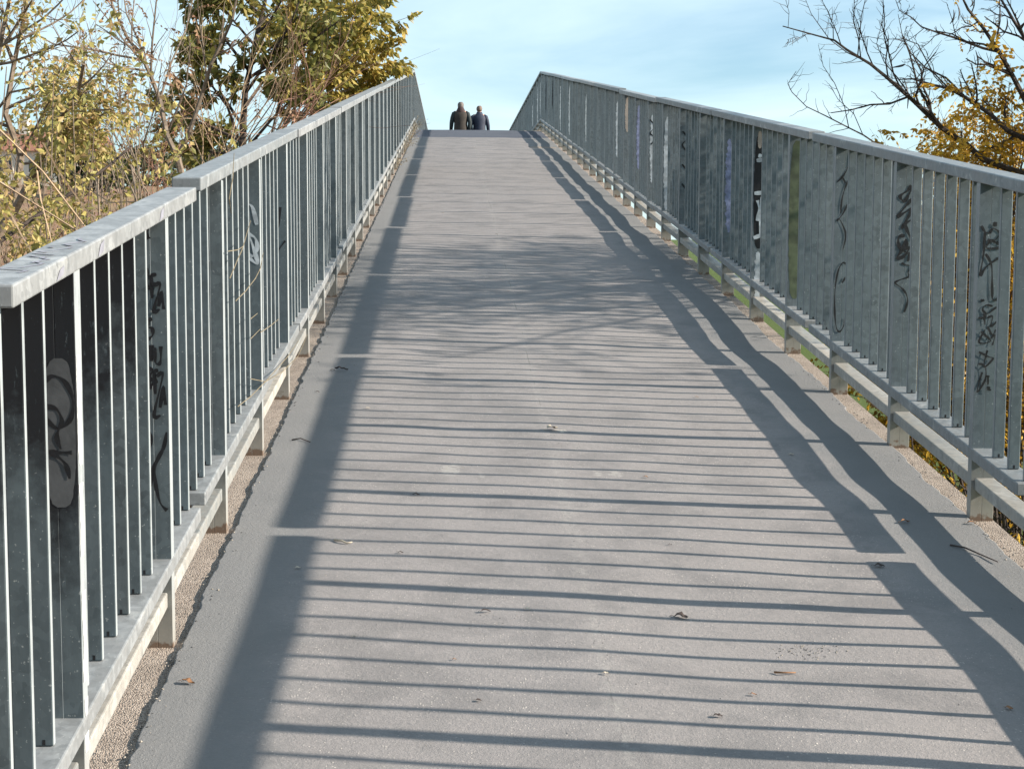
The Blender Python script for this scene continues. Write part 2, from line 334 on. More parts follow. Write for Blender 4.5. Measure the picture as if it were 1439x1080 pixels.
def panel(s, y0, nb, shear, label, black=(), dz=0.0):
    BAY = SPAN[s]/3; PITCHB = BAY/7
    # nb bays starting at joint y0; posts stand mid-bay; bars 1..7 per bay, a post at every seventh
    z0 = zr(y0+0.001)
    t = empty('railing_panel', (s*W, y0, z0), label, 'railing', 'railing panels of the left side' if s < 0 else 'railing panels of the right side')
    L = nb*BAY; g = 0.043
    o = link('handrail', rail(s, 'top', L-2*g, shear), t, (0, g, shear*g+dz))
    b = link('bottom_rail', rail(s, 'bottom', L-2*g, shear), t, (0, g, shear*g+dz))
    posts = []; i = 0
    yb = PITCHB*0.5
    for k in range(nb*7):
        y = yb+k*PITCHB
        if k % 7 == 3:
            p = link('post', RM[s]['postk' if k in black else 'post'], t, (0, y, shear*y+dz*0.5)); posts.append(p)
        else:
            link('baluster', RM[s]['bark' if k in black else 'bar'], t, (0, y, shear*y+0.2405+dz))
    ends = [0]+[p.location.y for p in posts]+[L]
    for a, c in zip(ends, ends[1:]):
        a2 = a+(.0195 if a > 0 else 0); c2 = c-(.0195 if c < L else 0)
        link('lower_rail', rail(s, 'low', c2-a2, shear), t, (0, a2, shear*a2))
    t['posts'] = 0; del t['posts']
    return t, posts, o
ORD = ['first', 'second', 'third', 'fourth', 'fifth', 'sixth', 'seventh', 'eighth', 'ninth', 'tenth']
JL, JR = YC-9*SPAN[-1], YC-9*SPAN[1]
rng = random.Random(5)
LP, RP = [], []
LP.append(panel(-1, JL-2*SPAN[-1]/3, 2, SLOPE, 'nearest left railing panel, its bars sprayed black and its second post lettered', black=set(range(0, 9)), dz=-0.010))
RP.append(panel(1, JR-SPAN[1], 3, SLOPE, 'nearest right railing panel, mostly outside the right edge of the photo'))
LL = ['left railing panel with a white squiggle on its third post, next above the blackened one']
RL = ['right railing panel lettered in black marker on two posts', 'right railing panel with a moss green post and a black and white post']
for i in range(9):
    ll = LL[i] if i < len(LL) else '%s left railing panel up the ramp, counted from the blackened one' % ORD[i+1]
    rl = RL[i] if i < len(RL) else '%s right railing panel up the ramp, counted from the photo edge' % ORD[i+1]
    if i == 8: ll = 'left railing panel at the crest, dry weeds at its foot'; rl = 'right railing panel at the crest, meeting the level span'
    LP.append(panel(-1, JL+i*SPAN[-1], 3, SLOPE, ll, dz=rng.uniform(-.006, .008) if i else 0.010)); RP.append(panel(1, JR+i*SPAN[1], 3, SLOPE, rl, dz=rng.uniform(-.006, .007)))
for i in range(6):
    LP.append(panel(-1, YC+i*SPAN[-1], 3, 0.0, '%s left railing panel beyond the crest, counted from the kink' % ORD[i]))
    RP.append(panel(1, YC+i*SPAN[1], 3, 0.0, '%s right railing panel beyond the crest, counted from the kink' % ORD[i]))

# graffiti: ribbons lying 1 mm proud of the near face of a post (u out from the inner edge, v up; metres)
def ribbon(mb, pts, w, axis_y=-.0192):
    pts = [Vector((a, b)) for a, b in pts]; q = []
    for i in range(len(pts)-1):              # Catmull-Rom
        p0, p1, p2, p3 = pts[max(i-1, 0)], pts[i], pts[i+1], pts[min(i+2, len(pts)-1)]
        for k in range(5):
            t = k/5; q.append(0.5*((2*p1)+(p2-p0)*t+(2*p0-5*p1+4*p2-p3)*t*t+(3*p1-p0-3*p2+p3)*t**3))
    q.append(pts[-1]); L, Rr = [], []
    for i, a in enumerate(q):
        d = q[min(i+1, len(q)-1)]-q[max(i-1, 0)]
        d = d.normalized() if d.length > 1e-7 else Vector((1, 0)); nrm = Vector((-d.y, d.x))*w*0.68*(0.75+0.35*math.sin(i*0.7))
        L.append(a+nrm); Rr.append(a-nrm)
    vs = [(v.x, axis_y-0.0004*(i % 3)/3, v.y) for pair in zip(L, Rr) for i, v in enumerate(pair)]
    mb.add(vs, [(2*i, 2*i+1, 2*i+3, 2*i+2) for i in range(len(q)-1)])
def tagpost(post, s, strokes, conv, w, mat, name='graffiti', axis_y=-.0192):
    mb = MB()
    for k, st in enumerate(strokes):
        pts = []
        for (x, y) in st:
            u, v = conv(x, y); pts.append((s*max(.004, min(.076, u)), v))
        ribbon(mb, pts, w, axis_y-0.00025*k)
    return link(name, mb.mesh(name, mat), post)
def patch(post, s, u0, u1, v0, v1, mat, seed, rag=0.010, axis_y=-.0187):
    r = random.Random(seed); n = 44; mb = MB(); vs = []
    for i in range(n+1):
        v = v0+(v1-v0)*i/n; e = math.sin(math.pi*min(1, max(0, i/n)))**0.35
        for u in (u0, u1):
            m = (u0+u1)/2; uu = m+(u-m)*(0.25+0.75*e)+r.uniform(-rag, rag)*(0.6 if 0 < i < n else 0.2); vs.append((s*max(.003, min(.077, uu)), axis_y, v))
    mb.add(vs, [(2*i, 2*i+1, 2*i+3, 2*i+2) for i in range(n)]); return link('paint_patch', mb.mesh('paint_patch', mat), post)
# left post A (black, grey oval with a looping tag)
A, B = LP[0][1]
cA = lambda x, y: ((225-0.0-x+0.02*y)*0.000425, 0.985-(y-60)*0.000425)
patch(A, -1, .002, .066, .66, .955, M_grey, 3, 0.0015)
tagpost(A, -1, [[(85, 240), (125, 212), (180, 240), (215, 320), (205, 410), (150, 455), (100, 420), (90, 380)], [(88, 352), (140, 365), (165, 420), (150, 460), (142, 500), (160, 552)],
                [(100, 565), (150, 566), (210, 568)], [(110, 568), (150, 590), (185, 630), (200, 690)]], cA, .007, M_ink)
mb = MB(); rr = random.Random(4); n = 22
for i in range(n+1):
    v = .16+.80*i/n; mb.v += [(.0009, -.017+.010*rr.random()*(rr.random() < .4), v), (.0009, .017-.012*rr.random()*(rr.random() < .5), v)]
mb.f = [(2*i, 2*i+1, 2*i+3, 2*i+2) for i in range(n) if i not in (3, 9, 10, 15)]; mb.m = [0]*len(mb.f)
link('paint_patch', mb.mesh('edge_paint', plain('chipped_white_paint', (0.72, 0.74, 0.74), 0.6, 0.5, 60)), A)
# left post B: stacked capitals
cB = lambda x, y: ((231-x+0.018*y)*0.00070, 1.12-(y-5)*0.00071)
tagpost(B, -1, [[(152, 15), (160, 40), (170, 75)], [(150, 45), (168, 40)], [(162, 180), (164, 215), (166, 250), (182, 244)], [(178, 205), (182, 290)], [(178, 207), (198, 203)], [(180, 240), (194, 236)],
                [(190, 245), (212, 240), (188, 335), (210, 330)], [(206, 320), (218, 265), (224, 330)], [(208, 300), (224, 298)],
                [(182, 365), (164, 370)], [(168, 372), (166, 395), (182, 400), (184, 425), (166, 440)],
                [(168, 470), (190, 465)], [(178, 468), (180, 520)], [(192, 470), (194, 520), (206, 530), (214, 515), (214, 465)],
                [(168, 545), (172, 620)], [(168, 545), (184, 555), (172, 578), (186, 595), (172, 620)], [(190, 555), (194, 640)], [(190, 556), (206, 552)], [(192, 595), (204, 592)],
                [(200, 575), (222, 570), (190, 715), (214, 718)], [(212, 690), (226, 610), (232, 680)], [(214, 660), (230, 655)],
                [(172, 780), (180, 820), (170, 850)], [(176, 980), (190, 900), (224, 840), (236, 780)], [(222, 845), (196, 900), (194, 960), (212, 1040), (238, 1070)]], cB, .0075, M_ink)
tagpost(LP[1][1][1], -1, [[(.012, .93), (.03, 1.0), (.055, 1.0), (.066, .95), (.05, .90), (.02, .88), (.012, .84), (.03, .81), (.06, .83), (.068, .87), (.045, .89), (.02, .82), (.012, .78), (.05, .81)]], lambda x, y: (x, y-.05), .012, M_white)
tagpost(LP[1][1][2], -1, [[(.07, .70), (.05, .80), (.06, .84), (.04, .76), (.03, .85)], [(.072, .62), (.04, .66), (.01, .70)]], lambda x, y: (x, y), .008, M_ink)
# right posts: R1 (nearest), R2, R3 in order
r1, r2, r3 = RP[1][1]
c1 = lambda x, y: ((x-66+0.022*y)*0.00057, (732-(300+y/4.154))/423.0)
tagpost(r1, 1, [[(78, 60), (100, 95), (128, 100), (150, 75), (200, 105)], [(100, 95), (92, 230), (74, 350), (110, 300), (195, 240)], [(115, 140), (150, 150), (195, 110), (185, 170), (140, 145), (110, 190), (195, 185), (170, 150)],
                [(105, 225), (140, 290), (145, 420), (150, 490), (175, 490), (190, 465)], [(150, 40), (168, 62)], [(148, 62), (168, 40)]], c1, .0068, M_ink)
tagpost(r1, 1, [[(80, 490), (88, 505)], [(90, 490), (98, 503)], [(150, 530), (110, 525), (90, 550), (120, 575), (160, 545), (185, 530)], [(65, 600), (110, 595), (100, 560), (105, 640)], [(120, 600), (150, 590), (140, 650), (185, 610)],
                [(80, 680), (140, 735), (70, 745), (105, 670)], [(120, 650), (150, 700), (170, 670), (180, 710)], [(140, 720), (165, 700), (150, 760)], [(70, 800), (130, 830), (155, 840), (100, 890), (120, 790)], [(68, 870), (105, 885), (110, 960), (60, 1040), (90, 920)],
                [(115, 945), (135, 945)], [(125, 950), (125, 995)], [(118, 1010), (140, 1012)], [(120, 1022), (145, 1026)]], c1, .0050, M_ink)
c2 = lambda x, y: ((x-84+0.012*y)*0.00054, (627-(240+y/5.143))/356.0)
tagpost(r2, 1, [[(195, 90), (165, 130), (115, 165), (125, 195), (150, 200), (190, 130), (200, 95)], [(205, 185), (160, 235), (95, 315), (150, 285), (200, 265), (130, 400), (150, 370), (205, 335)], [(150, 370), (180, 440), (205, 485)],
                [(150, 455), (110, 460), (105, 510), (130, 555), (165, 520), (160, 480), (130, 560), (95, 615), (150, 600), (185, 540), (140, 560), (190, 590), (175, 640)]], c2, .0100, M_ink)
tagpost(r2, 1, [[(130, 650), (160, 665), (200, 675), (180, 720), (185, 750), (130, 770), (85, 795), (130, 830), (165, 870), (180, 930), (155, 1010)]], c2, .006, M_ink)
c3 = lambda x, y: ((x-40+0.008*y)*0.00084, (549-(200+y/3.857))/303.0)
tagpost(r3, 1, [[(118, 60), (110, 120), (85, 175), (48, 215)], [(75, 185), (95, 220)], [(112, 200), (90, 250), (75, 310), (70, 380)], [(108, 330), (80, 385), (52, 420), (65, 412), (100, 490), (86, 570)],
                [(104, 650), (85, 645), (60, 690), (45, 790), (45, 900), (55, 990), (75, 1015), (98, 980), (104, 940)], [(104, 720), (84, 752)]], c3, .006, M_ink)
g = RP[2][1]
patch(g[0], 1, .003, .077, .28, 1.10, M_green, 12, 0.004)
patch(g[1], 1, .006, .074, .42, 1.08, M_ink, 13, 0.002)
tagpost(g[1], 1, [[(.02, .93), (.06, .935)], [(.03, .96), (.05, .955)], [(.01, .74), (.07, .745)], [(.055, .72), (.05, .50)], [(.03, .58), (.04, .64), (.03, .70)], [(.01, .48), (.06, .50)]], lambda x, y: (x, y), .016, M_white, axis_y=-.0204)
patch(g[1], 1, .025, .05, 1.0, 1.1, M_tan, 15, .003, -.0208); patch(g[1], 1, .02, .06, .12, .40, M_white, 16, .008)
patch(g[2], 1, .015, .06, .40, 1.0, M_violet, 17, .014)
for (pi, qi, u0, u1, v0, v1, m) in ((3, 2, .012, .062, .25, 1.02, M_white), (4, 0, .02, .06, .40, 1.0, M_white), (4, 1, .015, .06, .45, 1.05, M_violet), (4, 2, .01, .07, .75, 1.1, M_tan), (5, 0, .02, .06, .42, 1.02, M_white),
                                    (6, 1, .02, .07, .35, 1.0, M_white), (7, 1, .02, .06, .30, 1.05, M_white), (8, 0, .02, .065, .25, 1.0, M_white), (8, 2, .02, .06, .55, 1.05, M_ink), (9, 1, .02, .06, .40, 1.0, M_ink),
                                    (10, 0, .02, .06, .3, 1.0, M_white), (10, 1, .02, .06, .2, 1.0, M_white), (11, 0, .02, .06, .3, .8, M_white)):
    patch(RP[pi][1][qi], 1, u0, u1, v0, v1, m, pi*10+qi, .009)
tagpost(RP[3][1][1], 1, [[(.02, .95), (.06, .9), (.02, .85), (.05, .8)], [(.02, .7), (.05, .66)], [(.02, .55), (.06, .5)]], lambda x, y: (x, y), .010, M_ink)
tagpost(RP[4][1][0], 1, [[(.015, .96), (.06, .9), (.02, .84), (.06, .8), (.03, .74)]], lambda x, y: (x, y), .008, M_ink, axis_y=-.0196)
# faded scribble on the nearest left handrail
hr = LP[0][2]; mb = MB(); r = random.Random(8)
for k in range(7):
    y = 0.12+k*0.07; pts = [Vector((-.012-.06*r.random(), y+0.02*j+0.015*r.random(), 0)) for j in range(5)]
    vs = []
    for i, a in enumerate(pts):
        for dx in (-.004, .004): vs.append((a.x+dx, a.y+dx*0.6, H+SLOPE*a.y+0.0012+0.0001*k))
    mb.add(vs, [(2*i, 2*i+1, 2*i+3, 2*i+2) for i in range(4)])
link('graffiti', mb.mesh('handrail_scribble', M_fade), hr)
mb = MB()
for y, hgt in ((0.28, .022), (0.62, .03), (1.30, .03)):
    vs = [(.0052, y, H-.036+SLOPE*y), (.0052, y+.05, H-.030+SLOPE*(y+.05)), (.0052, y+.06, H-.036+hgt+SLOPE*(y+.06)), (.0052, y+.025, H-.036+hgt*0.8+SLOPE*(y+.025))]
    mb.add(vs, [(0, 1, 2, 3)])
link('graffiti', mb.mesh('handrail_blot', M_fade), hr)

# ------------------------------------------------------------------ vegetation
def bark(name, a, b):
    t = NT(name); p = t.pos(); n = t.noise(p, 30, 5, 0.7); m = t.noise(p, 3, 3)
    return t.bsdf(t.mix(t.ramp(n, [(0.35, 0), (0.65, 1)]), a, b), 0.85, 0, n, 0.4, 0.01, 0.2)
def leafmat(name, cols, trans=0.35):
    t = NT(name); g = t.n.new('ShaderNodeNewGeometry')
    k = t.noise(g.outputs['Position'], 0.9, 3, 0.6)
    f = t.math('ADD', t.math('MULTIPLY', g.outputs['Random Per Island'], 0.62), t.math('MULTIPLY', t.math('SUBTRACT', k, 0.31), 0.95))
    f = t.math('MAXIMUM', 0.0, t.math('MINIMUM', 1.0, f))
    col = t.ramp(f, [(i/(len(cols)-1), c) for i, c in enumerate(cols)])
    b = t.new('BsdfPrincipled', Roughness=0.5); b.inputs['Specular IOR Level'].default_value = 0.3; t.t.links.new(col, b.inputs['Base Color'])
    tr = t.n.new('ShaderNodeBsdfTranslucent'); t.t.links.new(col, tr.inputs[0]); mixn = t.n.new('ShaderNodeMixShader'); mixn.inputs[0].default_value = trans
    t.t.links.new(b.outputs[0], mixn.inputs[1]); t.t.links.new(tr.outputs[0], mixn.inputs[2]); t.t.links.new(mixn.outputs[0], t.out.inputs[0]); return t.mat
B_grey = bark('grey_bark', (0.13, 0.10, 0.075), (0.27, 0.215, 0.165)); B_dark = bark('dark_bark', (0.035, 0.027, 0.024), (0.09, 0.07, 0.06))
B_tan = bark('tan_cane', (0.25, 0.17, 0.105), (0.40, 0.30, 0.20)); B_red = bark('red_cane', (0.17, 0.085, 0.06), (0.33, 0.20, 0.14))
L_gold = leafmat('golden_leaf', [(.11, .13, .03), (.21, .20, .045), (.33, .27, .06), (.47, .36, .09), (.40, .22, .06)])
L_green = leafmat('dark_green_leaf', [(.08, .095, .03), (.14, .155, .045), (.22, .21, .055), (.31, .26, .07), (.42, .27, .07)])
L_olive = leafmat('olive_leaf', [(.15, .155, .05), (.29, .27, .085), (.47, .40, .13), (.42, .28, .14), (.60, .50, .18)])
L_brown = leafmat('dry_brown_leaf', [(.10, .055, .035), (.22, .12, .07), (.33, .22, .12), (.38, .13, .09)])
L_amber = leafmat('amber_leaf', [(.10, .06, .02), (.34, .19, .02), (.55, .31, .03), (.66, .42, .05), (.30, .13, .03)])
L_far = leafmat('far_leaf', [(.018, .03, .012), (.035, .05, .02), (.06, .07, .03), (.09, .08, .045)], 0.15)

def rvec(r): return Vector((r.gauss(0, 1), r.gauss(0, 1), r.gauss(0, 1))).normalized()
def grow(mb, tips, r, p, d, L, rad, lev, kids=5, ang=40, ratio=0.6, jit=0.12, up=0.05, zig=0.0):
    p = Vector(p); d = Vector(d).normalized(); n = max(4, min(9, int(L/0.12))); pts = [p.copy()]; side = d.cross(rvec(r)).normalized()
    for i in range(n):
        d = (d+rvec(r)*jit+Vector((0, 0, up))+side*zig*(1 if i % 2 else -1)).normalized(); p = p+d*(L/n); pts.append(p.copy())
    limb(mb, tips, r, pts, rad, rad*0.4, lev, kids, ang, ratio, jit, up, zig)
def limb(mb, tips, r, pts, r0_, r1_, lev, kids=5, ang=40, ratio=0.6, jit=0.12, up=0.05, zig=0.0, start=0.2, Lc=None):
    pts = [Vector(q) for q in pts]; n = len(pts); rads = [r0_+(r1_-r0_)*i/(n-1) for i in range(n)]
    mb.tube(pts, rads, 7 if r0_ > .03 else 5 if r0_ > .008 else 3, cap=r0_ > .008)
    tot = sum((pts[i+1]-pts[i]).length for i in range(n-1))
    if lev <= 0: tips.append(pts); return
    for k in range(kids):
        f = start+(1-start)*(k+r.random())/kids; x = min(f*(n-1), n-1.001); i = int(x); q = pts[i].lerp(pts[i+1], x-i); d = (pts[i+1]-pts[i]).normalized()
        a = R(ang*r.uniform(0.6, 1.4)); c = (d*math.cos(a)+d.cross(rvec(r)).normalized()*math.sin(a))
        grow(mb, tips, r, q, c, (Lc or tot)*ratio*r.uniform(0.6, 1.2)*(1.15-0.5*f), max(.0022, (r0_+(r1_-r0_)*f)*0.6), lev-1, max(2, kids-1), ang, ratio, jit, up, zig)
def leaf(mb, p, d, size, w, r):
    d = Vector(d).normalized(); s = d.cross(rvec(r)).normalized(); nrm = d.cross(s); c = p+d*size*0.45+nrm*w*0.25*r.uniform(-1, 1)
    mb.add([p, c+s*w+nrm*w*0.3, p+d*size+nrm*size*r.uniform(-.15, .15), c-s*w+nrm*w*0.3], [(0, 1, 2), (0, 2, 3)])
def pinnate(mb, p, d, L, n, size, w, r):
    d = Vector(d).normalized(); p = Vector(p); s = d.cross(Vector((0, 0, 1))+rvec(r)*.4).normalized()
    for i in range(n):
        d = (d+Vector((0, 0, -0.16))).normalized(); p = p+d*(L/n)
        for k in (-1, 1):
            if r.random() < 0.9: leaf(mb, p, (s*k+d*0.6+Vector((0, 0, -0.35))+rvec(r)*0.2), size*r.uniform(.75, 1.15), w, r)
    leaf(mb, p, d, size, w, r)
def foliage(mb, tips, r, per, size, w, mode='single', droop=0.4, spread=0.05, keep=None):
    for pts in tips:
        m = int(per) + (1 if r.random() < per-int(per) else 0)
        for _ in range(m):
            x = r.uniform(0.25, 0.999)*(len(pts)-1); i = int(x); p = pts[i].lerp(pts[i+1], x-i); d = (pts[i+1]-pts[i]).normalized()
            if keep and not keep(p): continue
            o = (d*0.5+rvec(r)+Vector((0, 0, -droop)))
            if mode == 'single': leaf(mb, p+rvec(r)*spread*r.random(), o, size*r.uniform(.7, 1.2), w*r.uniform(.8, 1.2), r)
            else: pinnate(mb, p, o, size*r.uniform(3.0, 4.6), r.randint(4, 7), size, w, r)
def plant(name, root, label, cat, wood, leaves, bm, lm, group=None, crown='crown', trunk='trunk'):
    t = empty(name, root, label, cat, group); inv = Matrix.Translation(-Vector(root))
    for nm, m, mat in ((trunk, wood, bm), (crown, leaves, lm)):
        if m and m.v:
            me = m.mesh(nm, mat); me.transform(inv); link(nm, me, t)
    return t
def px_line(pts, d, r=None, wob=0.0, dd=0.0):
    n = len(pts); return [P(x, y, d+dd*i/(n-1)+(r.uniform(-wob, wob) if r else 0)) for i, (x, y) in enumerate(pts)]
def groundpt(p): return Vector((p.x, p.y, zg(p.x, p.y)))

# forked bare sapling beside the left railing
r = random.Random(11); w = MB(); lv = MB(); tips = []; d = 14.0
fork = P(250, 222, d); base = groundpt(P(262, 330, d))
limb(w, [], r, [base, P(261, 285, d), P(256, 250, d), fork], .036, .030, 0)
limb(w, tips, r, px_line([(250, 222), (235, 190), (225, 140), (212, 107), (200, 80), (180, 55), (158, 8), (150, -40)], d, r, .05, .5), .027, .010, 2, 7, 32, .34, .10, .06, start=.35)
limb(w, tips, r, px_line([(250, 222), (267, 185), (285, 130), (297, 90), (312, 60), (327, 27), (340, -40)], d, r, .05, -.7), .024, .009, 2, 6, 32, .34, .10, .06, start=.3)
for ln in ([(212, 107), (214, 60), (219, 10), (224, -40)], [(205, 95), (196, 60), (178, 20), (170, -30)], [(200, 84), (165, 78), (130, 70), (75, 62), (50, 48), (20, 25)], [(204, 99), (170, 95), (150, 88), (120, 60)],
           [(225, 140), (240, 90), (262, 40), (275, -20)], [(235, 190), (262, 120), (268, 60)]):
    limb(w, tips, r, px_line(ln, d+.2, r, .06, r.uniform(-.6, .6)), .012, .005, 1, 7, 38, .3, .14, .03)
foliage(lv, tips, r, 0.35, .045, .010, 'pinnate', .6)
plant('bare_sapling', base, 'thin grey sapling forking just above the left railing, nearly leafless', 'tree', w, lv, B_grey, L_brown)

# leafy dark green tree with a dark trunk
r = random.Random(12); w = MB(); lv = MB(); tips = []; d = 18.5
base = groundpt(P(342, 330, d))
limb(w, tips, r, [base]+px_line([(341, 212), (342, 170), (345, 125), (355, 80), (362, 45), (372, 5), (382, -60)], d, r, .04, .4), .050, .018, 2, 9, 55, .30, .12, .05, start=.35)
for ln in ([(341, 212), (320, 150), (290, 110), (262, 80)], [(343, 180), (310, 130), (300, 60), (290, 10)], [(345, 150), (380, 100), (400, 50), (410, -20)], [(342, 200), (300, 180), (262, 165), (240, 150)],
           [(342, 215), (380, 170), (410, 140), (440, 120)], [(350, 100), (320, 60), (300, 15), (280, -40)], [(341, 215), (300, 215), (270, 200)]):
    limb(w, tips, r, px_line(ln, d+.1, r, .1, r.uniform(-1.2, 1.2)), .022, .008, 2, 6, 48, .42, .14, .02)
foliage(lv, tips, r, 17, .125, .032, 'single', .55, .06)
plant('green_tree', base, 'dark green leafy tree with a dark crooked trunk behind the left railing', 'tree', w, lv, B_dark, L_green)

# golden tree beside it, on many pale canes
r = random.Random(13); w = MB(); lv = MB(); tips = []; d = 20.0
base = groundpt(P(385, 330, d))
for ln in ([(372, 215), (400, 165), (440, 100), (480, 60), (500, 20)], [(378, 215), (405, 150), (425, 90), (432, 30), (440, -40)], [(385, 210), (420, 120), (460, 50), (470, -30)], [(390, 205), (430, 150), (470, 105), (505, 72)],
           [(375, 220), (395, 130), (400, 60), (396, -40)], [(395, 200), (440, 160), (480, 130), (505, 118)], [(380, 215), (430, 120), (490, 40), (520, -30)], [(395, 200), (450, 130), (490, 92), (515, 84)], [(385, 210), (450, 85), (510, 20), (530, -20)], [(392, 205), (425, 165), (455, 150), (480, 148)]):
    limb(w, tips, r, [base+Vector((r.uniform(-.2, .2), r.uniform(-.3, .3), 0))]+px_line(ln, d, r, .08, r.uniform(-1.6, 1.6)), .020, .007, 2, 8, 42, .24, .13, .0, start=.35)
foliage(lv, tips, r, 15, .110, .027, 'single', .9, .07, keep=lambda p: p.x < -1.42 or (p.x < -.98 and p.z > SLOPE*p.y+H+.10))
plant('golden_tree', base, 'golden tree of drooping yellow leaves on pale canes, nearest the crest on the left', 'tree', w, lv, B_tan, L_gold)

# thickets of bare canes
def thicket(seed, d, bases, tops, n, label, bm, lm, per, rad=.008, lev=1, name='cane_shrub', dd=1.5, Lsz=.05):
    r = random.Random(seed); w = MB(); lv = MB(); tips = []; root = groundpt(P(sum(b[0] for b in bases)/len(bases), 330, d))
    for i in range(n):
        b = r.choice(bases); t_ = (r.uniform(*tops[0]), r.uniform(*tops[1])); q = P(b[0]+r.uniform(-14, 14), b[1], d+r.uniform(-dd, dd)); e = P(t_[0], t_[1], d+r.uniform(-dd, dd)); g0 = groundpt(q); g0 = q.lerp(g0, 1) if g0.z < q.z else q
        g0 = Vector((q.x+(q.x-e.x)*.12, q.y, min(g0.z, q.z))); m = q.lerp(e, .5)+rvec(r)*.12
        limb(w, tips, r, [g0, q, q.lerp(m, .5)+rvec(r)*.03, m, m.lerp(e, .5)+rvec(r)*.04, e], rad*r.uniform(.7, 1.3), rad*.35, lev, 5, 34, .3, .14, .04, start=.35)
    foliage(lv, tips, r, per, Lsz, Lsz*.24, 'pinnate', .5)
    return plant(name, root, label, 'shrub', w, lv, bm, lm, 'shrubs behind the left railing', crown='leaves', trunk='canes')
thicket(21, 12.5, [(150, 285), (180, 280), (195, 270)], ((90, 250), (20, 160)), 15, 'tall bare canes with a few brown leaves, left of the forked sapling', B_grey, L_brown, .55)
thicket(22, 16.0, [(285, 245), (310, 235), (330, 225)], ((220, 420), (20, 150)), 13, 'pale bare canes crossing in front of the dark green tree', B_tan, L_brown, .12)
thicket(23, 15.0, [(370, 205), (395, 195), (415, 185)], ((400, 480), (60, 150)), 12, 'reddish bare canes leaning right below the golden tree', B_red, L_brown, .03, rad=.007)
thicket(24, 15.5, [(225, 262), (245, 258), (215, 265)], ((170, 330), (140, 225)), 12, 'short brown twiggy canes at the foot of the forked sapling', B_red, L_brown, .5, rad=.006)

# big pinnate leaved tree at the left edge
r = random.Random(31); w = MB(); lv = MB(); tips = []; d = 10.5
base = groundpt(P(-20, 360, d))
limb(w, [], r, [base, P(-8, 335, d), P(20, 298, d)], .05, .036, 0)
for ln, ra in (([(20, 298), (45, 250), (62, 215), (85, 165), (110, 130), (118, 90)], .030), ([(20, 298), (30, 220), (8, 160), (20, 90), (35, 20), (45, -40)], .028), ([(-8, 335), (-20, 220), (-10, 120), (5, 40), (20, -30)], .028), ([(62, 215), (90, 190), (115, 160), (125, 130)], .014),
               ([(20, 90), (8, 60), (28, 28), (45, 0)], .016), ([(0, 150), (14, 130), (60, 120), (85, 100)], .010), ([(35, 230), (70, 225), (105, 215), (130, 200)], .010), ([(30, 220), (55, 170), (70, 140), (60, 110)], .010)):
    limb(w, tips, r, px_line(ln, d, r, .10, r.uniform(-.9, .9)), ra, ra*.35, 2, 6, 46, .42, .15, .03, start=.3)
low = [t for t in tips if t[-1].z < 2.62]; high = [t for t in tips if t[-1].z >= 2.62]
foliage(lv, low, r, 1.7, .045, .011, 'pinnate', .5); foliage(lv, high, r, .55, .04, .010, 'pinnate', .5)
plant('ash_tree', base, 'olive leaved tree with purplish bare top filling the left edge of the photo', 'tree', w, lv, B_grey, L_olive)

# low yellow-green shrubs near the camera on the left
def bush(seed, c, rx, ry, h, n, label, bm, lm, size, w_, per=9, group=None, mode='single', name='shrub', lev=1, rad=.010, kids=6):
    r = random.Random(seed); w = MB(); lv = MB(); tips = []; base = Vector((c[0], c[1], zg(c[0], c[1])))
    for i in range(n):
        a = r.uniform(0, 6.283); k = math.sqrt(r.random()); top = base+Vector((rx*k*math.cos(a), ry*k*math.sin(a), h*r.uniform(.70, 1.0)*(1-.25*k*k))); q = base+Vector((top.x-base.x, top.y-base.y, 0))*.25
        m = q.lerp(top, .55)+rvec(r)*.08*h
        limb(w, tips, r, [base.lerp(q, .5), q.lerp(m, .5), m, top], rad*r.uniform(.7, 1.4), rad*.3, lev, kids, 48, .38, .16, .02, start=.25)
    foliage(lv, tips, r, per, size, w_, mode, .5, .05)
    return plant(name, base, label, 'shrub', w, lv, bm, lm, group, crown='leaves', trunk='stems')
G1 = 'shrubs behind the left railing'; G2 = 'shrubs behind the right railing'
bush(41, (-2.85, 9.3), .9, 1.3, 3.5, 28, 'yellow green leafy shrub just behind the nearest left handrail', B_grey, L_olive, .055, .015, 30, G1)
bush(42, (-4.0, 12.2), 1.1, 1.4, 4.3, 28, 'taller olive shrub in the left corner, further off than the yellow green one', B_grey, L_olive, .06, .016, 30, G1)
bush(43, (-6.6, 26), 2.6, 2.0, 2.6, 30, 'low reddish brown shrub on the red bank', B_red, L_brown, .07, .02, 7, G1)
bush(44, (-4.9, 23), 1.8, 2.0, 4.2, 26, 'dull green shrub behind the forked sapling', B_grey, L_green, .08, .022, 10, G1)
# arching bramble canes
r = random.Random(45); w = MB(); root = Vector((-2.6, 8.0, zg(-2.6, 8)))
for ln, ra in (([(-40, 150), (0, 183), (61, 242), (120, 319), (150, 380)], .0065), ([(-40, 235), (0, 256), (51, 288), (110, 325), (150, 370)], .0065), ([(52, 240), (57, 280), (66, 315), (80, 370)], .005), ([(60, 200), (81, 238), (134, 315), (170, 380)], .005),
               ([(15, 300), (30, 330), (45, 355), (70, 400)], .005), ([(120, 262), (155, 285), (200, 283), (240, 300)], .004)):
    limb(w, [], r, px_line(ln, 8.0, r, .04, r.uniform(-.6, .6)), ra, ra*.6, 0)
plant('bramble', root, 'thin tan bramble canes arching down to the nearest left handrail', 'shrub', w, None, B_tan, None, G1, trunk='canes')
r = random.Random(46); w = MB(); limb(w, [], r, px_line([(-40, 372), (0, 339), (61, 297), (114, 262), (155, 231), (185, 205)], 9.0, r, .03, .8), .017, .006, 0)
plant('leaning_branch', P(0, 339, 9.0), 'dark bare branch leaning through the shrubs at the left edge', 'branch', w, None, B_dark, None, trunk='stem')

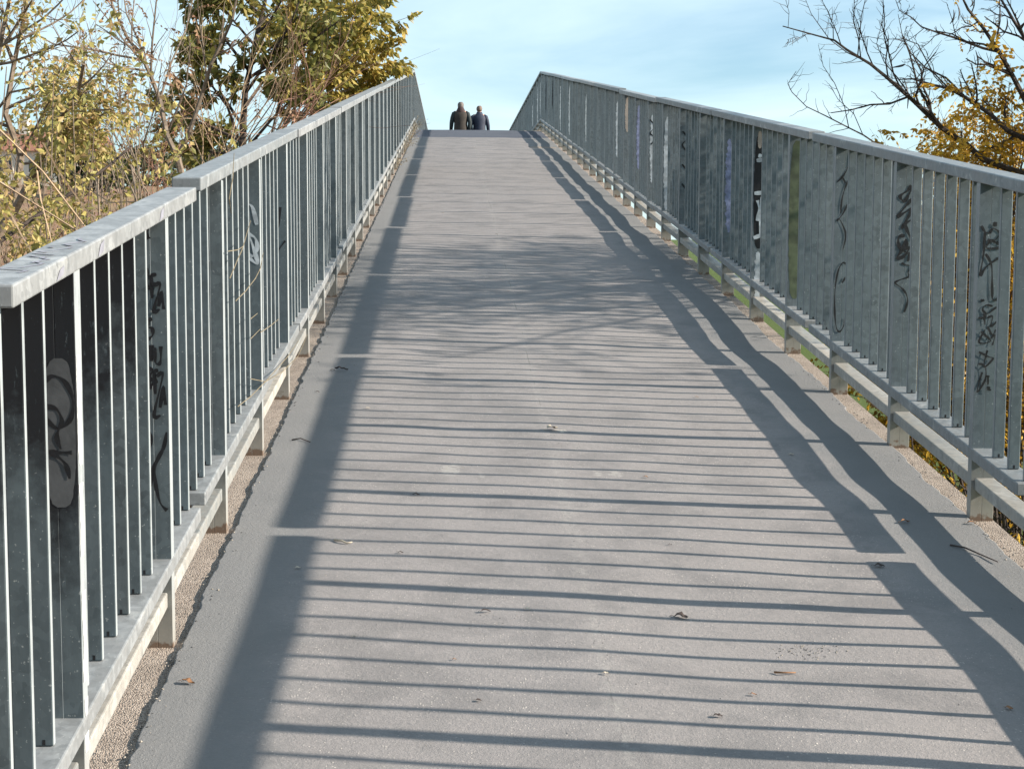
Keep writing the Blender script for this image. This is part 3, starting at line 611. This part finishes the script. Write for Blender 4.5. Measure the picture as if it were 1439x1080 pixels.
# honey locust on the right: dark zigzag limbs, pods, amber leaves
r = random.Random(51); w = MB(); lv = MB(); tips = []; d = 10.8
hub = P(1500, 262, d); base = groundpt(P(1560, 400, d))
limb(w, [], r, [base, base.lerp(hub, .5)+Vector((.05, 0, 0)), hub], .085, .060, 0)
def zz(pts, dd): return px_line(pts, d, r, .03, dd)
for ln, ra, dd, lev, kids in (([(1500, 262), (1440, 245), (1382, 224), (1360, 204), (1324, 180), (1307, 164), (1284, 142), (1269, 129), (1244, 107), (1223, 90), (1190, 70), (1173, 57), (1147, 50), (1100, 37)], .030, -.6, 2, 9),
                              ([(1500, 262), (1470, 215), (1439, 195), (1416, 184), (1391, 160), (1358, 138), (1333, 124), (1313, 120), (1282, 111), (1262, 112)], .032, .3, 2, 8),
                              ([(1480, 240), (1450, 160), (1424, 109), (1404, 73), (1382, 40), (1360, 13), (1349, -10), (1335, -50)], .028, -.3, 2, 7),
                              ([(1404, 73), (1382, 68), (1360, 60), (1335, 51), (1318, 46), (1295, 38), (1280, 24), (1264, 15), (1255, -10)], .013, -.2, 2, 6),
                              ([(1500, 262), (1490, 150), (1450, 70), (1424, 29), (1404, -5), (1390, -50)], .030, .4, 2, 7),
                              ([(1358, 138), (1330, 110), (1300, 95), (1280, 75), (1268, 50), (1262, 20)], .010, .2, 2, 6),
                              ([(1333, 124), (1310, 100), (1290, 62), (1270, 55), (1240, 55), (1210, 50)], .008, .1, 1, 7),
                              ([(1250, 215), (1213, 190), (1193, 180), (1160, 163), (1133, 150), (1113, 130), (1107, 118), (1119, 100)], .009, -.2, 1, 8),
                              ([(1193, 180), (1187, 150), (1173, 117), (1157, 93), (1150, 63)], .0055, -.1, 1, 5), ([(1244, 107), (1225, 90), (1190, 74), (1165, 55), (1140, 20), (1130, -5)], .008, .1, 1, 8),
                              ([(1213, 190), (1200, 160), (1178, 140), (1165, 118)], .005, .1, 1, 5), ([(1284, 142), (1262, 110), (1243, 88), (1232, 62), (1240, 30)], .008, .2, 1, 7)):
    limb(w, tips, r, zz(ln, dd), ra*.82, max(.0018, ra*.12), lev, int(kids*1.6), 44, .26 if lev == 2 else .2, .20, .015, .34, start=.25)
side_tips = []
for k in range(34):                           # the rest of the crown, outside the photo to the right: it shades the ramp
    a = R(r.uniform(-105, 45)); o = Vector((math.cos(a)*.8, math.sin(a)*.9, r.uniform(.15, .8)))
    grow(w, side_tips, r, hub+Vector((.1, 0, r.uniform(-.1, .8))), o, r.uniform(2.2, 3.9), .020, 2, 8, 44, .42, .10, .02, .12)
rl_ = [t for t in tips if t[-1].z < 2.3 and t[-1].x > 2.6]
foliage(lv, rl_, r, 1.0, .030, .006, 'pinnate', .6); foliage(lv, [t for t in tips if t[-1].x > 2.9], r, .07, .030, .006, 'pinnate', .6)
foliage(lv, side_tips, r, .75, .05, .014, 'pinnate', .6)
loc = plant('honey_locust', base, 'dark zigzag branched tree with hanging seed pods above the right railing', 'tree', w, lv, B_dark, L_amber)
M_pod = plain('pod_brown', (0.03, 0.02, 0.018), 0.5, 0.3, 30)
for (x0, y0, x1, y1) in ((1271, 112, 1275, 153), (1371, 71, 1372, 101), (1340, 14, 1335, 34), (1415, 25, 1410, 48), (1347, 109, 1349, 134), (1365, 0, 1363, 10), (1345, 6, 1346, 28), (1254, 95, 1272, 90), (1361, 55, 1362, 72)):
    mb = MB(); a, b = P(x0, y0, d), P(x1, y1, d); k = 7; bend = Vector((.018, .01, 0)); L = (b-a).length
    rings = []
    for i in range(k):
        f = i/(k-1); c = a.lerp(b, f)+bend*math.sin(f*math.pi); wd = .011*math.sin(math.pi*min(.96, max(.05, f)))**.5
        ax = (b-a).normalized(); s1 = ax.orthogonal().normalized(); s2 = ax.cross(s1)
        rings.append([c+s1*wd*math.cos(t)+s2*wd*.35*math.sin(t)-base for t in [j*math.pi/3 for j in range(6)]])
    mb.loft(rings); link('pod', mb.mesh('pod', M_pod, True), loc)
# amber shrubs behind the right railing
for sd, c, rx, ry, h, n, lab, mode, per, size in ((61, (4.1, 13.0), .85, 1.2, 3.6, 56, 'amber shrub with feathery leaves under the dark zigzag branches', 'pinnate', 8.0, .052),
                                                  (62, (3.5, 11.0), .8, .8, 3.4, 60, 'yellow shrub close behind the right handrail at the photo edge', 'pinnate', 11.0, .052),
                                                  (63, (2.7, 8.4), .7, 1.0, 2.3, 22, 'orange leaved shrub seen through the bars of the lettered right panel', 'single', 8, .05),
                                                  (64, (4.4, 15.6), .8, 1.4, 3.75, 30, 'thin golden shrub furthest along behind the right handrail', 'pinnate', 2.6, .05),
                                                  (65, (2.5, 6.2), .6, .9, 1.5, 14, 'low orange shrub below the right railing at the photo edge', 'single', 8, .05)):
    bush(sd, c, rx, ry, h, n, lab, B_dark, L_amber, size, size*.24, per, G2, mode)

# trees and houses far off on the left
for k, (px, d, py, wd, lab) in enumerate(((118, 62, 212, 2.0, 'far dark tree just right of the white house'), (160, 75, 228, 2.6, 'far low dark tree left of the forked sapling'), (215, 80, 208, 3.2, 'far broad dark tree behind the forked sapling'), (285, 85, 205, 3.4, 'far dark tree seen below the dark green crown'),
                                   (350, 90, 190, 3.2, 'far dark tree seen under the golden crown'), (60, 90, 185, 3.5, 'far dark tree behind the white house'), (-10, 80, 190, 3.5, 'far dark tree at the left edge of the photo'))):
    r = random.Random(70+k); top = P(px, py, d); base = groundpt(top); h = top.z-base.z; w = MB(); lv = MB(); tips = []
    limb(w, tips, r, [base, base+Vector((.1, 0, h*.4)), base+Vector((0, .1, h*.75)), top], .16, .04, 1, 10, 50, .3, .1, .05)
    for i in range(34):
        a = r.uniform(0, 6.283); z = r.random(); rr = wd*math.sqrt(r.random())*(1-.55*z*z); c = base+Vector((rr*math.cos(a), rr*math.sin(a), h*(.12+.84*z)))
        for j in range(34): leaf(lv, c+rvec(r)*.42*r.random()**.5, rvec(r), r.uniform(.22, .38), .09, r)
    plant('far_tree', base, lab, 'tree', w, lv, B_dark, L_far, 'far trees on the left')
M_wall = plain('white_render', (0.70, 0.66, 0.58), 0.9, 0.12, 1.5); M_tile = plain('roof_tile', (0.30, 0.13, 0.08), 0.85, 0.35, 5); M_glass = plain('dark_glass', (0.03, 0.035, 0.04), 0.15, 0.2, 2); M_brick = plain('orange_render', (0.42, 0.17, 0.08), 0.9, 0.2, 3)
def house(px, d, wd, dp, h, label, wall):
    q = P(px, 300, d); z = zg(q.x, d)-.3; t = empty('house', (q.x, d, z), label, 'house')
    mb = MB(); mb.box((-wd/2, 0, 0), (wd/2, dp, h)); link('wall', mb.mesh('wall', wall, bevel=.02), t)
    mb = MB(); e = .3; mb.loft([[(x, -e, h+.004), (x, dp+e, h+.004), (x, dp/2, h+1.2)] for x in (-wd/2-e, wd/2+e)]); rf = link('roof', mb.mesh('roof', M_tile), t)
    mb = MB(); mb.box((-wd*.3, dp*.4, h+.6), (-wd*.3+.5, dp*.4+.5, h+1.8)); link('chimney', mb.mesh('chimney', wall), rf)
    for x in (-wd*.3, 0, wd*.3):
        mb = MB(); mb.box((x-.4, -.06, h*.45), (x+.4, -.003, h*.8)); wi = link('window', mb.mesh('window', M_wall), t)
        mb = MB(); mb.box((x-.33, -.075, h*.45+.07), (x+.33, -.062, h*.8-.07)); link('pane', mb.mesh('pane', M_glass), wi)
house(52, 78, 5.0, 6, 2.0, 'white house with a tiled roof, glimpsed through the shrubs on the left', M_wall)

# dry weeds and creepers along the left railing
M_straw = bark('straw', (0.16, 0.13, 0.085), (0.27, 0.23, 0.16))
def weed(x, y, n, h, label, seed, group='dry weeds along the railings'):
    r = random.Random(seed); w = MB(); b = Vector((x, y, zr(y)-.01)); lv = MB()
    for i in range(n):
        q = b+Vector((r.uniform(-.03, .03), r.uniform(-.25, .25), 0)); q.z = zr(q.y)-.01; d0 = Vector((r.uniform(-.25, .5), r.uniform(-.6, .6), 1)); pts = [q]; hh = h*r.uniform(.4, 1)
        for k in range(4): d0 = d0+Vector((r.uniform(-.15, .2), r.uniform(-.25, .25), -.18)); pts.append(pts[-1]+d0.normalized()*hh/4)
        w.tube(pts, [.0028, .0026, .0022, .0018, .001], 3, cap=False)
        for k in (2, 3, 4): leaf(lv, pts[k], d0+rvec(r)*.8, .04, .006, r)
    return plant('dry_weed', b, label, 'weed', w, lv, M_straw, M_straw, group, crown='seed_heads', trunk='stems')
weed(-1.27, 29.8, 34, .50, 'thick dry weeds at the crest end of the left railing', 81); weed(-1.27, 27.3, 22, .42, 'dry weeds a little short of the crest on the left', 82)
weed(-1.27, 24.0, 22, .45, 'dry straw weeds midway along the far left railing', 83); weed(-1.27, 20.6, 14, .40, 'sparse dry weeds under the left railing, the nearest tuft', 84); weed(1.28, 30.7, 22, .32, 'dark dry weeds at the kink of the right railing', 85)
def creeper(lines, label):
    w = MB(); r = random.Random(7)
    for ln in lines:
        pts = [on_x(px, py, -1.232) for px, py in ln]; w.tube(pts, [.0017]*(len(pts)-1)+[.001], 4)
    root = on_x(*lines[0][0], -1.232); return plant('dry_creeper', root, label, 'creeper', w, None, M_straw, None, 'dry creepers on the left railing', trunk='stems')
creeper([[(334, 571), (352, 557), (373, 536), (405, 500), (420, 478)], [(352, 532), (373, 536), (397, 522), (419, 500), (432, 470)], [(366, 467), (378, 459), (392, 448)], [(352, 448), (362, 440)], [(352, 476), (366, 462)]], 'dry creeper stems lying low across the left bars')
creeper([[(331, 423), (345, 409), (359, 391), (366, 377), (370, 355)], [(320, 353), (334, 351), (342, 346)], [(323, 391), (335, 362), (341, 349), (352, 310)], [(325, 300), (322, 280), (327, 250), (329, 215)]], 'dry creeper stems reaching up the left bars to the handrail')

# ------------------------------------------------------------------ litter on the path
M_leafl = [plain('litter_brown', (0.26, 0.13, 0.06), 0.8, 0.3, 60), plain('litter_dark', (0.05, 0.035, 0.03), 0.8, 0.3, 60), plain('litter_pale', (0.55, 0.47, 0.36), 0.8, 0.3, 60)]
def litter(px, py, L, mat, label, seed, group=None, wd=.45):
    r = random.Random(seed); p = on_deck(px, py); p.z = zr(p.y)+und(p.x, p.y)+.001; mb = MB(); n = 6; a = r.uniform(-.6, .6)
    rows = []
    for i in range(n+1):
        f = i/n; ww = L*wd*.5*math.sin(math.pi*min(.97, max(.03, f)))**.8; lift = L*.22*math.sin(f*3.0+r.random())**2
        for k in (-1, 0, 1): mb.v.append(((f-.5)*L, k*ww, .002+lift+abs(k)*L*.10*r.uniform(.6, 1.3)))
    mb.f = [(i*3+k, i*3+k+1, (i+1)*3+k+1, (i+1)*3+k) for i in range(n) for k in (0, 1)]; mb.m = [0]*len(mb.f)
    mb.tube([(-L*.5, 0, .003), (-L*.7, L*.05, .006), (-L*.85, L*.02, .003)], [L*.02]*3, 4)
    o = link('fallen_leaf', mb.mesh('fallen_leaf', mat, True), None, p, (math.atan(SLOPE), 0, a)); return tag(o, label, 'leaf', group)
GL = 'fallen leaves on the path'
litter(265, 963, .036, M_leafl[0], 'orange brown curled leaf on the left margin, nearest the camera', 1, GL); litter(776, 606, .055, M_leafl[2], 'pale curled leaf near the middle of the path', 2, GL, .6)
litter(585, 697, .026, M_leafl[1], 'small dark leaf left of the seam, on a thick post shadow', 3, GL); litter(957, 868, .038, M_leafl[1], 'dark crumpled leaf right of the seam between two bar shadows', 4, GL, .7)
litter(683, 863, .026, M_leafl[1], 'small dark leaf left of the seam just below a thick post shadow', 5, GL); litter(1272, 736, .035, M_leafl[0], 'reddish leaf in the lit strip beside the right railing shadow', 6, GL)
litter(1236, 797, .030, M_leafl[1], 'dark leaf at the gap in the right railing shadow', 7, GL, .8); litter(480, 522, .07, M_leafl[1], 'long dark leaf inside the left handrail shadow', 8, GL, .2)
litter(1365, 738, .03, M_leafl[0], 'red brown leaf at the foot of the nearest right post', 9, GL)
r = random.Random(99)
for i, (px, py) in enumerate(((715, 410), (448, 552), (518, 575), (905, 672), (672, 988), (742, 860), (1420, 1000), (1010, 1010), (850, 952), (640, 930), (560, 780), (1110, 640), (980, 560), (700, 330), (620, 300), (830, 240), (940, 770), (500, 900), (1060, 980), (780, 500), (420, 800))):
    litter(px+r.uniform(-3, 3), py, r.uniform(.012, .022), M_leafl[i % 3], 'tiny dry leaf scrap lying on the grey asphalt', 200+i, GL+', tiny scraps', r.uniform(.35, .8))
def twig(pts, rad, mat, label):
    q = [on_deck(x, y) for x, y in pts]; mb = MB(); mb.tube([(v.x, v.y, zr(v.y)+und(v.x, v.y)+rad+.001+.004*math.sin(i*1.7)**2) for i, v in enumerate(q)], [rad*(1-.4*i/(len(q)-1)) for i in range(len(q))], 5)
    return tag(link('twig', mb.mesh('twig', mat, True)), label, 'twig', 'twigs on the path')
twig([(1335, 768), (1355, 773), (1380, 782), (1402, 793)], .0032, M_leafl[1], 'dark bent twig on the right margin beside the railing')
twig([(470, 761), (480, 764), (488, 766), (495, 766)], .0036, M_leafl[2], 'whitish curled twig at the gap in the left handrail shadow')
twig([(1088, 948), (1100, 951), (1118, 949)], .0030, M_leafl[0], 'short reddish twig on the lower right of the path')
twig([(410, 620), (422, 619), (436, 623)], .0030, M_leafl[1], 'small forked twig on the left margin beside the handrail shadow')

# crumbs of asphalt and grit: along both edges, on the broken patch and loose on the deck
r = random.Random(123); gb = MB()
def stone(x, y, q):
    z = zr(y)+(und(x, y) if -1.225 < x < 1.245 else -.003)
    v = [(x+q*r.uniform(.6, 1.2), y, z+q*.3), (x-q*r.uniform(.6, 1.2), y, z+q*.3), (x, y+q*r.uniform(.6, 1.3), z+q*.35), (x, y-q*r.uniform(.6, 1.3), z+q*.3), (x+q*.2*r.uniform(-1, 1), y, z+q*r.uniform(.6, 1.1)), (x, y, z-q*.3)]
    gb.add(v, [(0, 2, 4), (2, 1, 4), (1, 3, 4), (3, 0, 4), (2, 0, 5), (1, 2, 5), (3, 1, 5), (0, 3, 5)], 0 if r.random() < .5 else 1)
for i in range(1500):
    y = 2.6+16*r.random()**1.7; side = r.random() < .5; stone((-1.232 if side else 1.255)+r.gauss(0, .018), y, r.uniform(.0012, .0048))
for i in range(420): stone(r.uniform(-1.2, 1.2), 2.8+9*r.random()**1.6, r.uniform(.0008, .0024))
c = on_deck(1140, 915)
for i in range(120): stone(c.x+r.gauss(0, .045), c.y+r.gauss(0, .03), r.uniform(.0008, .0030))
for px, py in ((640, 660), (775, 618), (800, 622), (840, 900), (700, 880)):
    c = on_deck(px, py)
    for i in range(26): stone(c.x+r.gauss(0, .05), c.y+r.gauss(0, .06), r.uniform(.0008, .0022))
tag(link('grit', gb.mesh('grit', [plain('asphalt_crumb', (0.10, 0.10, 0.10), 0.9), plain('pale_grit', (0.42, 0.37, 0.31), 0.9)])), 'loose grit and asphalt crumbs along the path edges', 'grit', kind='stuff')

# ------------------------------------------------------------------ two walkers beyond the crest
M_skin = plain('skin', (0.50, 0.29, 0.21), 0.55, 0.1, 20); M_navy = plain('navy_jacket', (0.022, 0.030, 0.058), 0.7, 0.3, 14); M_teal = plain('dark_teal_coat', (0.013, 0.024, 0.027), 0.75, 0.3, 14)
M_brownc = plain('brown_coat_back', (0.038, 0.029, 0.023), 0.8, 0.35, 12); M_jean = plain('dark_trousers', (0.03, 0.032, 0.04), 0.8, 0.2, 14); M_shoe = plain('shoe_black', (0.015, 0.014, 0.013), 0.5, 0.2, 14)
M_hairg = plain('grey_hair', (0.16, 0.135, 0.12), 0.7, 0.35, 60); M_hairr = plain('greying_brown_hair', (0.19, 0.13, 0.10), 0.7, 0.4, 60); M_scarf = plain('dark_scarf', (0.055, 0.030, 0.030), 0.85, 0.3, 30)
def skin(name, joints, edges, mat, parent, root, sub=2):
    keys = list(joints); me = bpy.data.meshes.new(name); me.from_pydata([joints[k][:3] for k in keys], [(keys.index(a), keys.index(b)) for a, b in edges], [])
    me.materials.append(mat); o = link(name, me, parent); o.modifiers.new('skin', 'SKIN'); sv = me.skin_vertices
    if not sv:
        bm = bmesh.new(); bm.from_mesh(me); bm.verts.layers.skin.verify(); bm.to_mesh(me); bm.free(); sv = me.skin_vertices
    for i, k in enumerate(keys): sv[0].data[i].radius = joints[k][3:5]; sv[0].data[i].use_root = (k == root)
    s_ = o.modifiers.new('subdivision', 'SUBSURF'); s_.levels = s_.render_levels = sub
    dg = bpy.context.evaluated_depsgraph_get(); ev = o.evaluated_get(dg); nm = bpy.data.meshes.new_from_object(ev); o.modifiers.clear(); o.data = nm
    if not nm.materials: nm.materials.append(mat)
    nm.polygons.foreach_set('use_smooth', [True]*len(nm.polygons)); return o
def person(x, y, ht, label, coat, back, hair, hair_len, lead, hold):
    k = ht/1.72; t = empty('person', (x, y, SLOPE*YC+.006), label, 'person', 'couple walking over the crest'); t.scale = (k, k, k)
    J = {'pelvis': (0, 0, .95, .12, .10), 'waist': (0, -.01, 1.10, .125, .095), 'chest': (0, -.02, 1.30, .15, .105), 'collar': (0, -.01, 1.44, .09, .075), 'neck': (0, .015, 1.50, .052, .055),
         'jaw': (0, .04, 1.565, .065, .075), 'skull': (0, .045, 1.64, .078, .094), 'top': (0, .035, 1.695, .055, .065), 'nose': (0, .135, 1.60, .014, .014)}
    E_ = [('pelvis', 'waist'), ('waist', 'chest'), ('chest', 'collar'), ('collar', 'neck'), ('neck', 'jaw'), ('jaw', 'skull'), ('skull', 'top'), ('skull', 'nose')]
    for s in (-1, 1):
        n = 'l' if s < 0 else 'r'; out = .24 if s == hold else .285; sw = .10*(1 if s == lead else -1)
        J.update({n+'ear': (s*.088, .04, 1.615, .016, .022), n+'sh': (s*.185, -.01, 1.405, .062, .06), n+'el': (s*.265, -.03-sw*.3, 1.13, .043, .043), n+'wr': (s*out, .05-sw, .90, .028, .026), n+'pa': (s*out, .075-sw*1.15, .835, .038, .018)})
        E_ += [('skull', n+'ear'), ('collar', n+'sh'), (n+'sh', n+'el'), (n+'el', n+'wr'), (n+'wr', n+'pa')]
        for f, (dy, ln) in enumerate(((-.028, .062), (-.010, .076), (.010, .080), (.028, .074))):
            J[n+'k%d' % f] = (s*out, .09-sw*1.2+dy, .79, .0095, .0095); J[n+'f%d' % f] = (s*(out-.02), .105-sw*1.2+dy, .79-ln*.6, .008, .008); J[n+'t%d' % f] = (s*(out-.04), .105-sw*1.2+dy, .79-ln, .007, .007)
            E_ += [(n+'pa', n+'k%d' % f), (n+'k%d' % f, n+'f%d' % f), (n+'f%d' % f, n+'t%d' % f)]
        J[n+'h1'] = (s*(out-.015), .115-sw*1.2, .83, .011, .011); J[n+'h2'] = (s*(out-.03), .13-sw*1.2, .79, .009, .009); E_ += [(n+'pa', n+'h1'), (n+'h1', n+'h2')]
        fw = -s*lead; ky = .12 if fw > 0 else -.03; ay = .20 if fw > 0 else -.30; az = .085 if fw > 0 else .16
        J.update({n+'hip': (s*.09, 0, .90, .088, .09), n+'kn': (s*.095, ky, .50, .055, .058), n+'an': (s*.095, ay, az, .036, .04), n+'to': (s*.10, ay+.17, .035 if fw > 0 else .045, .036, .026)})
        E_ += [('pelvis', n+'hip'), (n+'hip', n+'kn'), (n+'kn', n+'an'), (n+'an', n+'to')]
    skin('body', J, E_, M_skin, t, 'pelvis', 2)
    def ring(cx, cy, z, rx, ry, n=18): return [(cx+rx*math.cos(2*math.pi*i/n), cy+ry*math.sin(2*math.pi*i/n), z+.006*math.sin(i*2.3+z*9)) for i in range(n)]
    mb = MB(); mb.loft([ring(0, 0, z, rx, ry) for z, rx, ry in ((.74, .20, .155), (.84, .205, .16), (.98, .20, .155), (1.10, .192, .148), (1.24, .205, .152), (1.34, .225, .150), (1.40, .215, .130), (1.45, .155, .11), (1.49, .10, .09), (1.54, .08, .08))]); ct = link('coat', mb.mesh('coat', back, True), t)
    for s in (-1, 1):
        n = 'l' if s < 0 else 'r'; a = Vector(J[n+'sh'][:3]); b = Vector(J[n+'el'][:3]); c = Vector(J[n+'wr'][:3]); mb = MB()
        mb.tube([a+Vector((-s*.05, 0, .02)), a+Vector((s*.012, 0, -.02)), a.lerp(b, .5)+Vector((s*.012, 0, 0)), b, b.lerp(c, .5), c+Vector((0, 0, .01))], [.06, .072, .068, .062, .056, .048], 12); link('sleeve', mb.mesh('sleeve', coat, True), ct)
        mb = MB(); h_ = Vector(J[n+'hip'][:3]); kn = Vector(J[n+'kn'][:3]); an = Vector(J[n+'an'][:3]); mb.tube([h_+Vector((0, 0, .08)), h_, h_.lerp(kn, .5), kn, kn.lerp(an, .5), an], [.11, .108, .09, .074, .068, .062], 12); link('trouser_leg', mb.mesh('trouser_leg', M_jean, True), t)
        to = Vector(J[n+'to'][:3]); mb = MB(); mb.loft([[(s*.0975+wx*math.cos(q), yy+0*q, max(.0, zc+hz*math.sin(q))) for q in [j*math.pi/5 for j in range(10)]] for yy, wx, hz, zc in ((an.y-.055, .034, .05, an.z-.035), (an.y, .044, .06, an.z-.025), (an.y+.09, .047, .045, an.z-.045+(.0 if an.z < .1 else -.03)), (to.y+.02, .046, .032, .034), (to.y+.055, .028, .018, .024))]); link('shoe', mb.mesh('shoe', M_shoe, True), t)
    mb = MB(); mb.loft([ring(0, .03 if z > 1.6 else .015, z, rx, ry, 14) for z, rx, ry in hair_len]); link('hair', mb.mesh('hair', hair, True), t)
    return t
p1 = person(-.26, 44.0, 1.675, 'person in a dark coat with a brown back, taller left one of the walking couple', M_teal, M_brownc, M_hairg, ((1.53, .075, .075), (1.58, .085, .085), (1.64, .092, .098), (1.69, .082, .088), (1.725, .045, .05)), 1, 1)
mb = MB(); mb.loft([[(rx*math.cos(q), .0+ry*math.sin(q), z) for q in [j*math.pi/8 for j in range(16)]] for z, rx, ry in ((1.37, .15, .125), (1.45, .145, .12), (1.50, .115, .11), (1.56, .088, .092), (1.59, .07, .07))]); link('scarf', mb.mesh('scarf', M_scarf, True), p1)
person(.27, 44.2, 1.585, 'person in a navy jacket with short greying hair, right one of the walking couple', M_navy, M_navy, M_hairr, ((1.57, .070, .078), (1.60, .086, .092), (1.65, .092, .098), (1.70, .078, .084), (1.73, .040, .045)), -1, -1)
